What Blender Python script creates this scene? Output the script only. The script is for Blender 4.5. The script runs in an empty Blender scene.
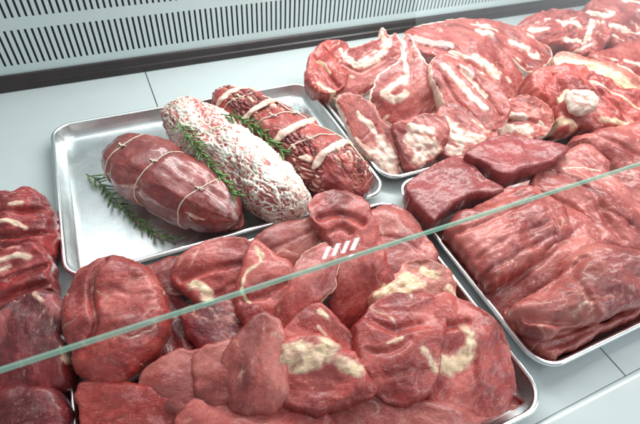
import bpy, math, random
import numpy as np
from mathutils import Vector, Matrix, Euler, noise
from mathutils.geometry import delaunay_2d_cdt

random.seed(7)
scene = bpy.context.scene
C = scene.collection

# ------------------------------------------------------------------ camera
HAZE = 2.6
CAM_LOC = Vector((-0.10778, -0.56728, 0.49948))
CAM_ROT = Euler((0.761477, -0.065667, -0.421459), 'XYZ')
F = 461.56
cam = bpy.data.cameras.new('camera')
cam.sensor_width = 36
cam.lens = F / 640 * 36
cam.clip_start = 0.01
cam.clip_end = 100
cam.dof.use_dof = True
cam.dof.focus_distance = 0.60
cam.dof.aperture_fstop = 8.0
camo = bpy.data.objects.new('camera', cam)
camo.location = CAM_LOC
camo.rotation_euler = CAM_ROT
C.objects.link(camo)
scene.camera = camo
RM = CAM_ROT.to_matrix()

def ray(px, py):
    return (RM @ Vector(((px - 320) / F, -(py - 212) / F, -1))).normalized()

def at(px, py, z):
    """the point of the horizontal plane at height z that the photograph shows at px, py"""
    d = ray(px, py)
    return CAM_LOC + d * ((z - CAM_LOC.z) / d.z)

def hit(px, py, p0, n):
    d = ray(px, py)
    return CAM_LOC + d * ((p0 - CAM_LOC).dot(n) / d.dot(n))

# ------------------------------------------------------------------ scene helpers
def tag(o, label=None, cat=None, group=None, kind=None):
    if label: o['label'] = label
    if cat: o['category'] = cat
    if group: o['group'] = group
    if kind: o['kind'] = kind
    return o

def empty(name, loc, label, cat, group=None):
    o = bpy.data.objects.new(name, None)
    o.empty_display_size = 0.02
    C.objects.link(o)
    o.location = loc
    return tag(o, label, cat, group)

def link_mesh(name, verts, faces, mat, parent=None, smooth=True, origin=None, basis=None):
    """verts in world space; origin/basis give the object its own frame"""
    me = bpy.data.meshes.new(name)
    if origin is not None:
        M = Matrix.Translation(origin)
        if basis is not None:
            M = M @ basis.to_4x4()
        Mi = np.array(M.inverted())
        V = np.asarray(verts, float)
        V = V @ Mi[:3, :3].T + Mi[:3, 3]
        verts = V.tolist()
    me.from_pydata(verts, [], faces)
    me.update()
    if smooth:
        me.polygons.foreach_set('use_smooth', [True] * len(me.polygons))
    if mat: me.materials.append(mat)
    o = bpy.data.objects.new(name, me)
    C.objects.link(o)
    if origin is not None:
        o.matrix_world = M
    if parent is not None:
        o.parent = parent
        pm = parent.matrix_basis.copy()
        if origin is not None:
            o.matrix_basis = pm.inverted() @ M
        else:
            o.matrix_basis = pm.inverted()
    return o

def tube(points, r, seg=8, closed=False, taper=None):
    pts = [Vector(p) for p in points]
    n = len(pts)
    V, Fc = [], []
    up = Vector((0, 0, 1))
    prev = None
    for i, p in enumerate(pts):
        a = pts[(i - 1) % n] if (closed or i > 0) else pts[i]
        b = pts[(i + 1) % n] if (closed or i < n - 1) else pts[i]
        t = (b - a).normalized()
        if prev is None:
            s = t.cross(up)
            if s.length < 1e-4: s = t.cross(Vector((1, 0, 0)))
        else:
            s = prev - t * prev.dot(t)
        s.normalize(); prev = s
        q = t.cross(s)
        rr = r if taper is None else r * taper(i / (n - 1))
        for k in range(seg):
            an = 2 * math.pi * k / seg
            V.append(p + s * (math.cos(an) * rr) + q * (math.sin(an) * rr))
    m = n if closed else n - 1
    for i in range(m):
        for k in range(seg):
            a = i * seg + k; b = i * seg + (k + 1) % seg
            c = ((i + 1) % n) * seg + (k + 1) % seg; d = ((i + 1) % n) * seg + k
            Fc.append((a, b, c, d))
    if not closed:
        Fc.append(tuple(range(seg))[::-1]); Fc.append(tuple((n - 1) * seg + k for k in range(seg)))
    return V, Fc

def box(x0, x1, y0, y1, z0, z1):
    V = [(x0,y0,z0),(x1,y0,z0),(x1,y1,z0),(x0,y1,z0),(x0,y0,z1),(x1,y0,z1),(x1,y1,z1),(x0,y1,z1)]
    Fc = [(0,3,2,1),(4,5,6,7),(0,1,5,4),(1,2,6,5),(2,3,7,6),(3,0,4,7)]
    return V, Fc

def merge(parts):
    V, Fc = [], []
    for v, f in parts:
        n = len(V); V += [tuple(p) for p in v]; Fc += [tuple(i + n for i in q) for q in f]
    return V, Fc

def bevel(o, w, seg=2):
    m = o.modifiers.new('bevel', 'BEVEL'); m.width = w; m.segments = seg; m.limit_method = 'ANGLE'
    return o

# ------------------------------------------------------------------ materials
class NT:
    def __init__(self, name):
        self.m = bpy.data.materials.new(name); self.m.use_nodes = True
        self.t = self.m.node_tree; self.t.nodes.clear()
        self.out = self.t.nodes.new('ShaderNodeOutputMaterial')
    def n(self, typ, **kw):
        nd = self.t.nodes.new(typ)
        for k, v in kw.items():
            if k.startswith('_'): nd.inputs[k[1:].replace('_', ' ')].default_value = v
            else: setattr(nd, k, v)
        return nd
    def l(self, a, b): self.t.links.new(a, b)
    def math(self, op, a, b=None, clamp=False):
        nd = self.t.nodes.new('ShaderNodeMath'); nd.operation = op; nd.use_clamp = clamp
        for i, v in enumerate((a, b)):
            if v is None: continue
            if isinstance(v, (int, float)): nd.inputs[i].default_value = v
            else: self.l(v, nd.inputs[i])
        return nd.outputs[0]
    def mix(self, fac, a, b, mode='MIX'):
        nd = self.t.nodes.new('ShaderNodeMix'); nd.data_type = 'RGBA'; nd.blend_type = mode; nd.clamp_factor = True
        for s, v in ((nd.inputs[0], fac), (nd.inputs[6], a), (nd.inputs[7], b)):
            if isinstance(v, (int, float)): s.default_value = v
            elif isinstance(v, (tuple, list)): s.default_value = tuple(v) + ((1,) if len(v) == 3 else ())
            else: self.l(v, s)
        return nd.outputs[2]
    def ramp(self, v, a, b, lo=0., hi=1.):
        nd = self.t.nodes.new('ShaderNodeMapRange'); nd.interpolation_type = 'SMOOTHSTEP'
        self.l(v, nd.inputs[0]); nd.inputs[1].default_value = a; nd.inputs[2].default_value = b
        nd.inputs[3].default_value = lo; nd.inputs[4].default_value = hi
        return nd.outputs[0]
    def noise(self, vec, scale, detail=3, rough=.5, dist=0.):
        nd = self.n('ShaderNodeTexNoise', _Scale=scale, _Detail=detail, _Roughness=rough, _Distortion=dist)
        self.l(vec, nd.inputs['Vector']); return nd.outputs['Fac']
    def coords(self, scale=(1, 1, 1), rand=True):
        tc = self.n('ShaderNodeTexCoord'); v = tc.outputs['Object']
        if rand:
            oi = self.n('ShaderNodeObjectInfo')
            r = self.math('MULTIPLY', oi.outputs['Random'], 13.7)
            add = self.n('ShaderNodeVectorMath', operation='ADD')
            cx = self.n('ShaderNodeCombineXYZ')
            for i in range(3): self.l(r, cx.inputs[i])
            self.l(v, add.inputs[0]); self.l(cx.outputs[0], add.inputs[1]); v = add.outputs[0]
        mp = self.n('ShaderNodeMapping'); mp.inputs['Scale'].default_value = scale
        self.l(v, mp.inputs['Vector'])
        return mp.outputs['Vector']

def simple(name, col, rough=.5, metal=0., spec=.5, bump=0., bscale=300, var=0., sss=0.):
    t = NT(name)
    p = t.n('ShaderNodeBsdfPrincipled'); t.l(p.outputs[0], t.out.inputs[0])
    p.inputs['Roughness'].default_value = rough; p.inputs['Metallic'].default_value = metal
    p.inputs['Specular IOR Level'].default_value = spec
    v = t.coords()
    nz = t.noise(v, 30, 4)
    c = t.mix(t.ramp(nz, .3, .7), tuple(x * (1 - var) for x in col), tuple(min(1, x * (1 + var)) for x in col))
    t.l(c, p.inputs['Base Color'])
    if sss:
        p.inputs['Subsurface Weight'].default_value = sss; p.inputs['Subsurface Radius'].default_value = (1, .5, .3); p.inputs['Subsurface Scale'].default_value = .003
    if bump:
        b = t.n('ShaderNodeBump', _Strength=1., _Distance=bump); t.l(t.noise(v, bscale, 3), b.inputs['Height']); t.l(b.outputs[0], p.inputs['Normal'])
    return t.m

def meat_material(name, dark, mid, pale, fatc=(.80, .60, .44), fibre=.5, marbling=.35, silver=.0, rough=.36, vein=1.0, herbs=False, fatbias=0.0, grainscale=1.0, coat=.45, bump=1.0, fnoise=2.0):
    t = NT(name)
    p = t.n('ShaderNodeBsdfPrincipled'); t.l(p.outputs[0], t.out.inputs[0])
    v = t.coords()                       # x runs along the muscle fibres
    vs = t.coords((.22, 1, .6))          # stretched
    vv = t.coords((.6, 1, .9))
    big = t.noise(v, 22, 3, .55, .6)
    medn = t.noise(vv, 70, 4, .6, .8)
    fib = t.noise(vs, 620 * grainscale, 3, .6, .3)
    fine = t.noise(v, 900, 3, .6)
    col = t.mix(t.ramp(big, .36, .66), dark, mid)
    col = t.mix(t.ramp(medn, .46, .80, 0, .6), col, pale)
    # fibres: light and dark strands
    col = t.mix(t.ramp(fib, .50, .75, 0, fibre * .32), col, pale)
    col = t.mix(t.ramp(fib, .50, .25, 0, fibre * .38), col, tuple(x * .55 for x in dark))
    patch = t.noise(v, 48, 5, .62, 1.5)
    col = t.mix(t.ramp(patch, .52, .80, 0, .34), col, tuple(x * .6 for x in dark))
    col = t.mix(t.ramp(patch, .47, .25, 0, .16), col, pale)
    oi2 = t.n('ShaderNodeObjectInfo')
    col = t.mix(t.ramp(oi2.outputs['Random'], .45, 1., 0, .22), col, tuple(x * .75 + .012 for x in dark))
    # fine marbling: thin pale lines where a distorted noise crosses its middle value
    mb = t.noise(vv, 55, 5, .62, 1.2)
    line = t.ramp(t.math('ABSOLUTE', t.math('SUBTRACT', mb, .5)), .0, .012 * vein, 1, 0)
    gate = t.ramp(t.noise(v, 16, 2), .46, .60)
    lf = t.math('MULTIPLY', t.math('MULTIPLY', line, gate), marbling)
    col = t.mix(lf, col, (.78, .50, .44))
    # speckle
    sp = t.ramp(t.noise(v, 420, 2, .5), .62, .72, 0, .35)
    col = t.mix(sp, col, tuple(min(1, x * 1.5 + .06) for x in pale))
    at_ = t.n('ShaderNodeAttribute'); at_.attribute_name = 'paint'
    sep = t.n('ShaderNodeSeparateColor'); t.l(at_.outputs['Color'], sep.inputs[0])
    fat, tone, skin = sep.outputs[0], sep.outputs[1], sep.outputs[2]
    # tone: 0.5 neutral, below darker meat, above paler meat
    col = t.mix(t.ramp(tone, .5, 0., 0, .85), col, tuple(x * .42 for x in dark))
    col = t.mix(t.ramp(tone, .5, 1., 0, .85), col, tuple(min(1, x * 1.25 + .05) for x in pale))
    # silver skin
    sk = t.ramp(t.math('ADD', skin, t.math('MULTIPLY', t.math('SUBTRACT', t.noise(vs, 90, 4, .6, .6), .5), 1.6)), .45, .75, 0, .8)
    if silver:
        sk = t.math('MAXIMUM', sk, t.ramp(t.noise(vs, 60, 4, .6, 1.), .56, .72, 0, silver))
    col = t.mix(sk, col, (.50, .36, .34))
    # fat
    fn = t.noise(vv, 85, 6, .68, 1.1)
    ff = t.ramp(t.math('ADD', fat, t.math('MULTIPLY', t.math('SUBTRACT', fn, .5 - fatbias), fnoise)), .34, .86)
    fcol = t.mix(t.ramp(t.noise(v, 60, 5, .65), .42, .72), fatc, (.64, .34, .27))
    fcol = t.mix(t.ramp(t.noise(v, 180, 3), .5, .75, 0, .5), fcol, (.86, .74, .60))
    halo = t.ramp(t.math('ADD', fat, t.math('MULTIPLY', t.math('SUBTRACT', t.noise(vs, 160, 4, .6, .5), .5), 1.0)), .10, .62, 0, .8)
    col = t.mix(halo, col, (.60, .27, .21))
    col = t.mix(ff, col, fcol)
    if herbs:
        hv = t.n('ShaderNodeTexVoronoi', _Scale=430.); t.l(v, hv.inputs['Vector'])
        hf = t.math('MULTIPLY', t.ramp(hv.outputs['Distance'], .26, .36, 1, 0), t.ramp(t.noise(v, 60, 2), .52, .62))
        hs = t.n('ShaderNodeSeparateColor'); t.l(hv.outputs['Color'], hs.inputs[0])
        hc = t.mix(hs.outputs[0], (.08, .07, .02), (.66, .42, .18))
        col = t.mix(hf, col, hc)
    t.l(col, p.inputs['Base Color'])
    rn = t.noise(v, 160, 4, .65)
    t.l(t.ramp(rn, .3, .7, rough - .12, rough + .16), p.inputs['Roughness'])
    p.inputs['Specular IOR Level'].default_value = .42
    p.inputs['Subsurface Weight'].default_value = .10
    p.inputs['Subsurface Radius'].default_value = (1, .32, .22)
    p.inputs['Subsurface Scale'].default_value = .004
    # thin wet film
    p.inputs['Coat Weight'].default_value = coat
    p.inputs['Coat Roughness'].default_value = .20
    h = t.math('ADD', t.math('MULTIPLY', fib, .55), t.math('MULTIPLY', fine, .35))
    h = t.math('ADD', h, t.math('MULTIPLY', t.noise(vv, 170, 5, .62, .6), 1.9))
    h = t.math('SUBTRACT', h, t.math('MULTIPLY', line, .25))
    h = t.math('ADD', h, t.math('MULTIPLY', ff, .5))
    b = t.n('ShaderNodeBump', _Strength=1.0, _Distance=.0009 * bump); t.l(h, b.inputs['Height']); t.l(b.outputs[0], p.inputs['Normal'])
    b2 = t.n('ShaderNodeBump', _Strength=.8, _Distance=.0007); t.l(t.noise(vv, 190, 4, .6), b2.inputs['Height']); t.l(b2.outputs[0], p.inputs['Coat Normal'])
    return t.m

M_beef = meat_material('beef', (.26, .018, .016), (.45, .058, .046), (.58, .150, .120), fibre=.4, fatc=(.80, .60, .38))
M_lean = meat_material('lean_beef', (.22, .018, .020), (.31, .036, .038), (.39, .075, .070), fibre=.6, marbling=.06, grainscale=.8)
M_veal = meat_material('pale_beef', (.27, .038, .034), (.40, .088, .072), (.53, .170, .140), fibre=.4, marbling=.3, bump=.8)
M_chop = meat_material('chop', (.27, .030, .026), (.45, .10, .082), (.58, .22, .18), fatc=(.80, .64, .53), fibre=.3, marbling=.25, fnoise=1.1)
M_dark = meat_material('dark_beef', (.10, .006, .009), (.22, .014, .018), (.34, .045, .042), fibre=.4, marbling=.3)
M_strip = meat_material('striated_beef', (.15, .006, .008), (.36, .022, .022), (.52, .10, .08), fibre=.6, marbling=.9, vein=1.8)
M_roast = meat_material('roast', (.17, .012, .011), (.29, .035, .029), (.42, .12, .095), fibre=.45, marbling=.12, silver=.26, coat=.9, bump=.6)
M_stuffed = meat_material('seasoned_roast', (.26, .014, .014), (.46, .058, .048), (.60, .19, .15), fatc=(.74, .52, .40), fibre=.3, marbling=.3, herbs=True)
M_caul = meat_material('caul_wrapped', (.34, .03, .03), (.50, .09, .085), (.62, .24, .21), fatc=(.84, .81, .72), fibre=.3, marbling=.3)
M_fatpiece = meat_material('fat_trim', (.42, .09, .065), (.56, .20, .15), (.68, .38, .28), fatc=(.80, .60, .36), fibre=.3, marbling=.5, fatbias=.04)
M_band = meat_material('fat_strip', (.70, .46, .34), (.80, .60, .46), (.84, .68, .54), fatc=(.84, .70, .56), fibre=.2, marbling=.0)
M_bone = meat_material('bone', (.60, .44, .38), (.64, .53, .46), (.68, .60, .53), fatc=(.72, .64, .56), fibre=.1, marbling=.0)
M_string = simple('butcher_string', (.72, .64, .52), .8, bump=.0006, bscale=1400, var=.15)

# ------------------------------------------------------------------ meat pieces
def catmull(P, step, closed=True):
    P = [Vector(p) for p in P]; n = len(P); out = []
    rng = range(n) if closed else range(n - 1)
    for i in rng:
        if closed: p0, p1, p2, p3 = P[(i-1) % n], P[i], P[(i+1) % n], P[(i+2) % n]
        else: p0, p1, p2, p3 = P[max(i-1, 0)], P[i], P[i+1], P[min(i+2, n-1)]
        k = max(1, int((p2 - p1).length / step))
        for j in range(k):
            t = j / k
            out.append(.5 * ((2 * p1) + (p2 - p0) * t + (2*p0 - 5*p1 + 4*p2 - p3) * t*t + (-p0 + 3*p1 - 3*p2 + p3) * t**3))
    if not closed: out.append(P[-1])
    return out

def seg_dist(pts, A, B):
    """pts (n,2), segments A->B (m,2): least distance of each point"""
    best = np.full(len(pts), 1e9)
    for k in range(0, len(A), 64):
        a = A[k:k+64]; d = B[k:k+64] - a
        L = np.maximum((d * d).sum(1), 1e-14)
        w = pts[:, None, :] - a[None]
        t = np.clip((w * d[None]).sum(2) / L, 0, 1)
        q = w - t[..., None] * d[None]
        best = np.minimum(best, np.sqrt((q * q).sum(2)).min(1))
    return best

def inside(pts, poly):
    x, y = pts[:, 0], pts[:, 1]; r = np.zeros(len(pts), bool); n = len(poly)
    for i in range(n):
        x0, y0 = poly[i]; x1, y1 = poly[(i + 1) % n]
        if y0 == y1: continue
        c = ((y0 > y) != (y1 > y)) & (x < (x1 - x0) * (y - y0) / (y1 - y0) + x0)
        r ^= c
    return r

VIEW = (.41, .91)
SEED = [0]
SC = 1.0
SCG = {'bone-in chops heaped in the back tray': 1.05, 'meat cuts piled at the far right': 1.04, 'steaks heaped in the front tray': 1.13, 'lean beef slabs in the right tray': 1.03, 'cut blocks of lean beef on the slabs': 1.02}
KEEP = {'steaks heaped in the front tray': (-.222, .213, -.497, -.188), 'lean beef slabs in the right tray': (.243, .80, -.468, -.10)}

def piece(name, label, cat, group, outline, z=.045, t=.0, s=.0, ht=.014, hb=.03, r=.012, dome=.4, grain=20, mat=None,
          fat=(), crease=(), tone=(), skin=(), lump=.0035, ridge=.0012, rag=.0018, rim=0., parent=None, step=.0022, zmin=.0045, curl=0., facet=None):
    if facet is None: facet = {'steaks heaped in the front tray': 1., 'bone-in chops heaped in the back tray': .8, 'lean beef slabs in the right tray': .8, 'meat cuts piled at the far right': .6, 'dark beef cuts left of the trays': .5}.get(group, 0.)
    SEED[0] += 1
    sd = SEED[0] * 7.31
    if mat is None: mat = M_beef
    cx = sum(p[0] for p in outline) / len(outline); cy = sum(p[1] for p in outline) / len(outline)
    p0 = at(cx, cy, z)
    g = (t * VIEW[0] + s * VIEW[1], t * VIEW[1] - s * VIEW[0])
    n = Vector((-g[0], -g[1], 1)).normalized()
    ga = math.radians(grain)
    u = hit(cx + 10 * math.cos(ga), cy - 10 * math.sin(ga), p0, n) - p0; u.normalize()
    v = n.cross(u)
    def uv(px, py, off=0.):
        q = hit(px, py, p0 + n * off, n) - p0
        return Vector((q.dot(u), q.dot(v)))
    sc_ = SCG.get(group, SC)
    if group == 'steaks heaped in the front tray': dome *= .45; r = min(r, .0105); ht *= .8; lump *= .85
    if group == 'lean beef slabs in the right tray': lump *= .8; dome = min(.9, dome * 1.5)
    outline = [(cx + (x - cx) * sc_, cy + (y - cy) * sc_) for x, y in outline]
    dome *= .6; r *= .62; rag *= 1.3
    kp = KEEP.get(group)
    def kept(q):
        w = p0 + u * q.x + v * q.y
        if kp: w.x = min(max(w.x, kp[0]), kp[1]); w.y = min(max(w.y, kp[2]), kp[3])
        w = w - p0
        w.z = -(w.x * n.x + w.y * n.y) / n.z
        return Vector((w.dot(u), w.dot(v)))
    P = catmull([kept(uv(*q)) for q in outline], .0022)
    Q = []
    m = len(P)
    for i, q in enumerate(P):
        tn = P[(i + 1) % m] - P[i - 1]; nn = Vector((tn.y, -tn.x)).normalized()
        w = noise.noise(Vector((q.x * 38, q.y * 38, sd))) * rag * 1.4 + noise.noise(Vector((q.x * 90, q.y * 90, sd))) * rag + noise.noise(Vector((q.x * 240, q.y * 240, sd))) * rag * .45
        Q.append(q + nn * w)
    poly = np.array([(q.x, q.y) for q in Q]); m = len(poly)
    nxt = np.roll(poly, -1, 0)
    # sample points: rows of a triangular grid, and close rings at the rounded edge
    lo = poly.min(0); hi = poly.max(0)
    G = []
    y = lo[1]; k = 0
    while y < hi[1]:
        xs = np.arange(lo[0] + (step / 2 if k % 2 else 0), hi[0], step)
        G.append(np.stack([xs, np.full_like(xs, y)], 1)); y += step * .866; k += 1
    G = np.concatenate(G)
    G = G[inside(G, poly)]
    d = seg_dist(G, poly, nxt)
    ringd = [.0005, .0015, .0032]
    G = G[d > ringd[-1] + step * .45]
    rings = []
    tang = np.roll(poly, -1, 0) - np.roll(poly, 1, 0)
    tang /= np.maximum(np.linalg.norm(tang, axis=1, keepdims=True), 1e-9)
    nor = np.stack([-tang[:, 1], tang[:, 0]], 1)
    area = .5 * np.sum(poly[:, 0] * nxt[:, 1] - nxt[:, 0] * poly[:, 1])
    if area < 0: nor = -nor
    for rd in ringd:
        c = poly + nor * rd
        ok = inside(c, poly); c = c[ok]
        if len(c):
            dc = seg_dist(c, poly, nxt); c = c[dc > rd * .9]
        rings.append(c)
    pts = np.concatenate([poly] + rings + [G])
    res = delaunay_2d_cdt([Vector(q) for q in pts.tolist()], [(i, (i + 1) % m) for i in range(m)], [], 1, 1e-7)
    pv = np.array([(q.x, q.y) for q in res[0]]); tris = [tuple(f) for f in res[2]]
    d = seg_dist(pv, poly, nxt)
    d[d < 1e-6] = 0
    # soft distance for the dome
    ks = 170.
    D = np.sqrt(((pv[:, None, :] - poly[None, ::3, :]) ** 2).sum(2))
    dm = D.min(1); soft = dm - np.log(np.exp(-ks * (D - dm[:, None])).sum(1)) / ks
    soft = soft - soft.min(); soft = soft / max(soft.max(), 1e-6)
    e = np.minimum(d / r, 1); prof = np.sqrt(np.maximum(0, 1 - (1 - e) ** 2))
    rb = min(r, .010); eb = np.minimum(d / rb, 1); profb = np.sqrt(np.maximum(0, 1 - (1 - eb) ** 2))
    domef = np.sin(np.clip(soft, 0, 1) * math.pi / 2)
    top = ht * ((1 - dome) * prof + dome * prof ** .3 * domef)
    N = len(pv)
    lat = np.zeros((N, 2)); nz = np.zeros(N); fn = np.zeros(N); gv = np.zeros(N)
    for i in range(N):
        a, b = pv[i]
        q = Vector((a * 26, b * 34, sd)); q2 = Vector((a * 60, b * 95, sd + 3)); q3 = Vector((a * 200, b * 290, sd + 5))
        n1 = noise.noise(q); n2 = noise.noise(q2)
        rd_ = 1 - abs(noise.noise(Vector((a * 17, b * 70, sd + 9)))) * 2.4
        wa = a + .006 * noise.noise(Vector((a * 60, b * 60, sd + 40))); wb = b + .006 * noise.noise(Vector((a * 60, b * 60, sd + 50)))
        g1 = max(0, 1 - abs(noise.noise(Vector((wa * 22, wb * 44, sd + 60)))) / .06) * max(0, min(1, .55 + 2.5 * noise.noise(Vector((a * 25, b * 25, sd + 70)))))
        g2 = max(0, 1 - abs(noise.noise(Vector((wa * 55, wb * 100, sd + 80)))) / .09) * max(0, min(1, .4 + 2.5 * noise.noise(Vector((a * 35, b * 35, sd + 90)))))
        gv[i] = g1
        nz[i] = lump * (n1 * 1.7 + n2 * .5 + noise.noise(q3) * .20) + ridge * .6 * rd_ - g1 * g1 * lump * .30 - g2 * lump * .08
        lat[i] = (noise.noise(Vector((a * 40, b * 40, sd + 20))) * .0016, noise.noise(Vector((a * 40, b * 40, sd + 30))) * .0016)
        fn[i] = noise.noise(Vector((a * 130, b * 130, sd + 11)))
    edge = np.minimum(d / .006, 1)
    if facet > 0:
        rr = random.Random(int(sd * 100)); ext = (pv.max(0) - pv.min(0)) / 2; mid_ = (pv.max(0) + pv.min(0)) / 2
        R_ = float(min(ext)); a0 = rr.uniform(0, 6.28); acc = np.exp(-np.zeros(N))
        kk = 1 / .0009; acc = np.exp(-kk * (top - ht * 1.3)); 
        for q in range(4):
            an = a0 + q * 1.57 + rr.uniform(-.5, .5); dr = np.array([math.cos(an), math.sin(an)])
            pl_ = ht * (.95 + .3 * facet) - rr.uniform(.10, .42) * facet * ((pv - mid_) @ dr - R_ * rr.uniform(-.15, .75))
            acc += np.exp(-kk * (pl_ - ht * 1.3))
        top = ht * 1.3 - np.log(acc) / kk
    top = top + nz * edge
    paint = np.zeros((N, 4)); paint[:, 1] = .5; paint[:, 3] = 1; paint[:, 0] = gv * .52
    def strokes(items, chan, val=None, off=ht * .8):
        for it in items:
            line, w = it[0], it[1]
            L = catmull([uv(px, py, off) for px, py in line], .003, False) if len(line) > 1 else [uv(*line[0], off)] * 2
            A = np.array([(q.x, q.y) for q in L])
            dd = seg_dist(pv, A[:-1], A[1:])
            w = w * (.0017 if chan == 0 else .0015)          # widths are given in photo pixels
            sp_ = 1.25 if chan == 0 else .9
            f = np.clip((w * 1.4 - dd + fn * w * .45) / (w * sp_) , 0, 1); f = f * f * (3 - 2 * f)
            if chan == 0: paint[:, 0] = np.maximum(paint[:, 0], f)
            elif chan == 2: paint[:, 2] = np.maximum(paint[:, 2], f)
            else: paint[:, 1] = paint[:, 1] * (1 - f) + f * it[2]
    strokes(fat, 0); strokes(skin, 2); strokes(tone, 1)
    if mat is M_chop or mat is M_fatpiece:
        af = np.array([noise.noise(Vector((a * 17, b * 60, sd + 100))) + .4 * noise.noise(Vector((a * 80, b * 120, sd + 101))) for a, b in pv.tolist()])
        paint[:, 0] = np.maximum(paint[:, 0], np.clip((af - .34) / .26, 0, 1) * .8)
        paint[:, 1] = np.where(paint[:, 1] == .5, .5 + np.clip(-.30 - af, -.4, 0) * 0 - np.clip((-af - .18) / .25, 0, 1) * .28, paint[:, 1])
    elif mat in (M_beef, M_veal, M_dark):
        af = np.array([noise.noise(Vector((a * 17, b * 34, sd + 100))) for a, b in pv.tolist()])
        paint[:, 1] = np.where(paint[:, 1] == .5, .5 + np.clip(af * .55, -.28, .22), paint[:, 1])
    if rim:
        f = np.clip((rim * .0015 - d + fn * rim * .0012) / (rim * .0008), 0, 1)
        paint[:, 0] = np.maximum(paint[:, 0], f)
    for it in crease:
        L = catmull([uv(px, py, ht * .8) for px, py in it[0]], .003, False)
        A = np.array([(q.x, q.y) for q in L]); dd = seg_dist(pv, A[:-1], A[1:])
        w = it[1] * .0015
        top = top - it[2] * np.exp(-(dd / w) ** 2) * edge
    ln_ = np.array([noise.noise(Vector((a * 115, b * 115, sd + 77))) for a, b in pv.tolist()])
    top = top + np.clip(paint[:, 0] - .35, 0, 1) * (.0010 + .0045 * ln_) * edge
    bot = -hb * profb * (.75 + .25 * domef)
    P0 = np.array(p0); U = np.array(u); Vv = np.array(v); Nn = np.array(n)
    pl = pv + lat * edge[:, None]
    base = P0 + pl[:, :1] * U + pl[:, 1:] * Vv
    T = base + (top + curl * (soft - .5))[:, None] * Nn
    Bm = P0 + pv[:, :1] * U + pv[:, 1:] * Vv + (bot + curl * (soft - .5))[:, None] * Nn
    T[:, 2] = np.maximum(T[:, 2], zmin); Bm[:, 2] = np.maximum(Bm[:, 2], zmin)
    on = d <= 0
    idx = np.arange(N) + N
    remap = np.cumsum(~on) - 1 + N
    bi = np.where(on, np.arange(N), remap)
    Bv = Bm[~on]
    allv = np.concatenate([T, Bv]).tolist()
    F_ = list(tris) + [(int(bi[c]), int(bi[b]), int(bi[a])) for a, b, c in tris]
    basis = Matrix((u, v, n)).transposed()
    o = link_mesh(name, allv, F_, mat, parent, True, p0, basis)
    at_ = o.data.attributes.new('paint', 'FLOAT_COLOR', 'POINT')
    pb = paint[~on].copy()
    full = np.concatenate([paint, pb])
    at_.data.foreach_set('color', full.astype(np.float32).ravel())
    if parent is None: tag(o, label, cat, group)
    return o

# ------------------------------------------------------------------ the case: deck, back panel, trim, lip
M_deck = simple('enamelled_deck', (.49, .555, .555), .24, spec=.5, var=.012)
M_gap = simple('gap_shadow', (.02, .02, .02), .7)
M_white = simple('white_enamel', (.54, .63, .63), .30, var=.01)
M_void = simple('duct_interior', (.07, .08, .09), .9)
M_trim = simple('black_rubber_trim', (.022, .014, .015), .32, bump=.0003, bscale=200, var=.2)

for i, (xa, xb) in enumerate([(-1.2540, -.8548), (-.8532, -.4548), (-.4532, -.0548), (-.0532, .3450), (.3466, .7450), (.7466, 1.1450), (1.1466, 1.80)]):
    v, f = box(xa, xb, -.5135, .3425, -.012, 0)
    o = link_mesh('display_deck', v, f, M_deck, smooth=False); bevel(o, .0006); tag(o, kind='structure')
v, f = box(-1.4, 2.0, -.62, .36, -.03, -.0125)
tag(link_mesh('deck_floor', v, f, M_gap, smooth=False), kind='structure')
# front lip: low rounded kerb of white enamel
prof = [(-.5142, -.02), (-.514, .0000), (-.516, .0012), (-.521, .002), (-.56, .0025), (-.60, .003), (-.62, .003), (-.63, .000), (-.632, -.03)]
V = [(x, y, z) for x in (-1.3, 1.9) for y, z in prof]; k = len(prof)
tag(link_mesh('front_lip', V, [(i, i + 1, k + i + 1, k + i) for i in range(k - 1)], M_deck), kind='structure')

# slotted return-air panel: one sheet with real openings
WY = .3435
xs = [-1.2]
pitch, sw = .0105, .0040
x = -1.19
cells = []
while x < 1.95:
    cells.append((x, x + sw)); x += pitch
zs = [(.0445, .1070), (.1275, .190), (.2105, .273)]
vx = [-1.2]
for a, b in cells: vx += [a, b]
vx.append(2.0)
zl = [.028]
for a, b in zs: zl += [a, a + .0015, b - .0015, b]
zl.append(.46)
V = []
LEAN = .17
def wx(x, z): return x + (z - .075) * LEAN * 0 
for z in zl:
    for x in vx: V.append((x, WY, z))
nx = len(vx); Fc = []
def vid(i, j): return j * nx + i
for j in range(len(zl) - 1):
    for i in range(nx - 1):
        slot_col = i % 2 == 1
        row = None
        for q in range(3):
            if 1 + 4 * q <= j <= 3 + 4 * q: row = j - 1 - 4 * q
        if slot_col and row is not None: continue
        Fc.append((vid(i, j), vid(i + 1, j), vid(i + 1, j + 1), vid(i, j + 1)))
back = empty('air_return_panel', (.3, WY, 0), 'white slotted air panel with dark vertical openings behind the trays', 'vent panel')
o = link_mesh('slotted_sheet', V, Fc, M_white, back, smooth=False)
m = o.modifiers.new('s', 'SOLIDIFY'); m.thickness = .0016; m.offset = -1
v, f = box(-1.2, 2.0, WY + .03, WY + .035, -.02, .46)
link_mesh('duct_interior', v, f, M_void, back, smooth=False)
prof = [(WY - .0015, .0005), (WY - .010, .0005), (WY - .0115, .003), (WY - .0105, .012), (WY - .0075, .0155), (WY - .0075, .024), (WY - .005, .0285), (WY - .0018, .030), (WY - .0015, .0005)]
V = [(x, y, z) for x in (-1.2, 2.0) for y, z in prof]; k = len(prof)
o = link_mesh('rubber_trim', V, [(i, k + i, k + i + 1, i + 1) for i in range(k - 1)], M_trim, back, smooth=False)
bevel(o, .0008)

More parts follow.
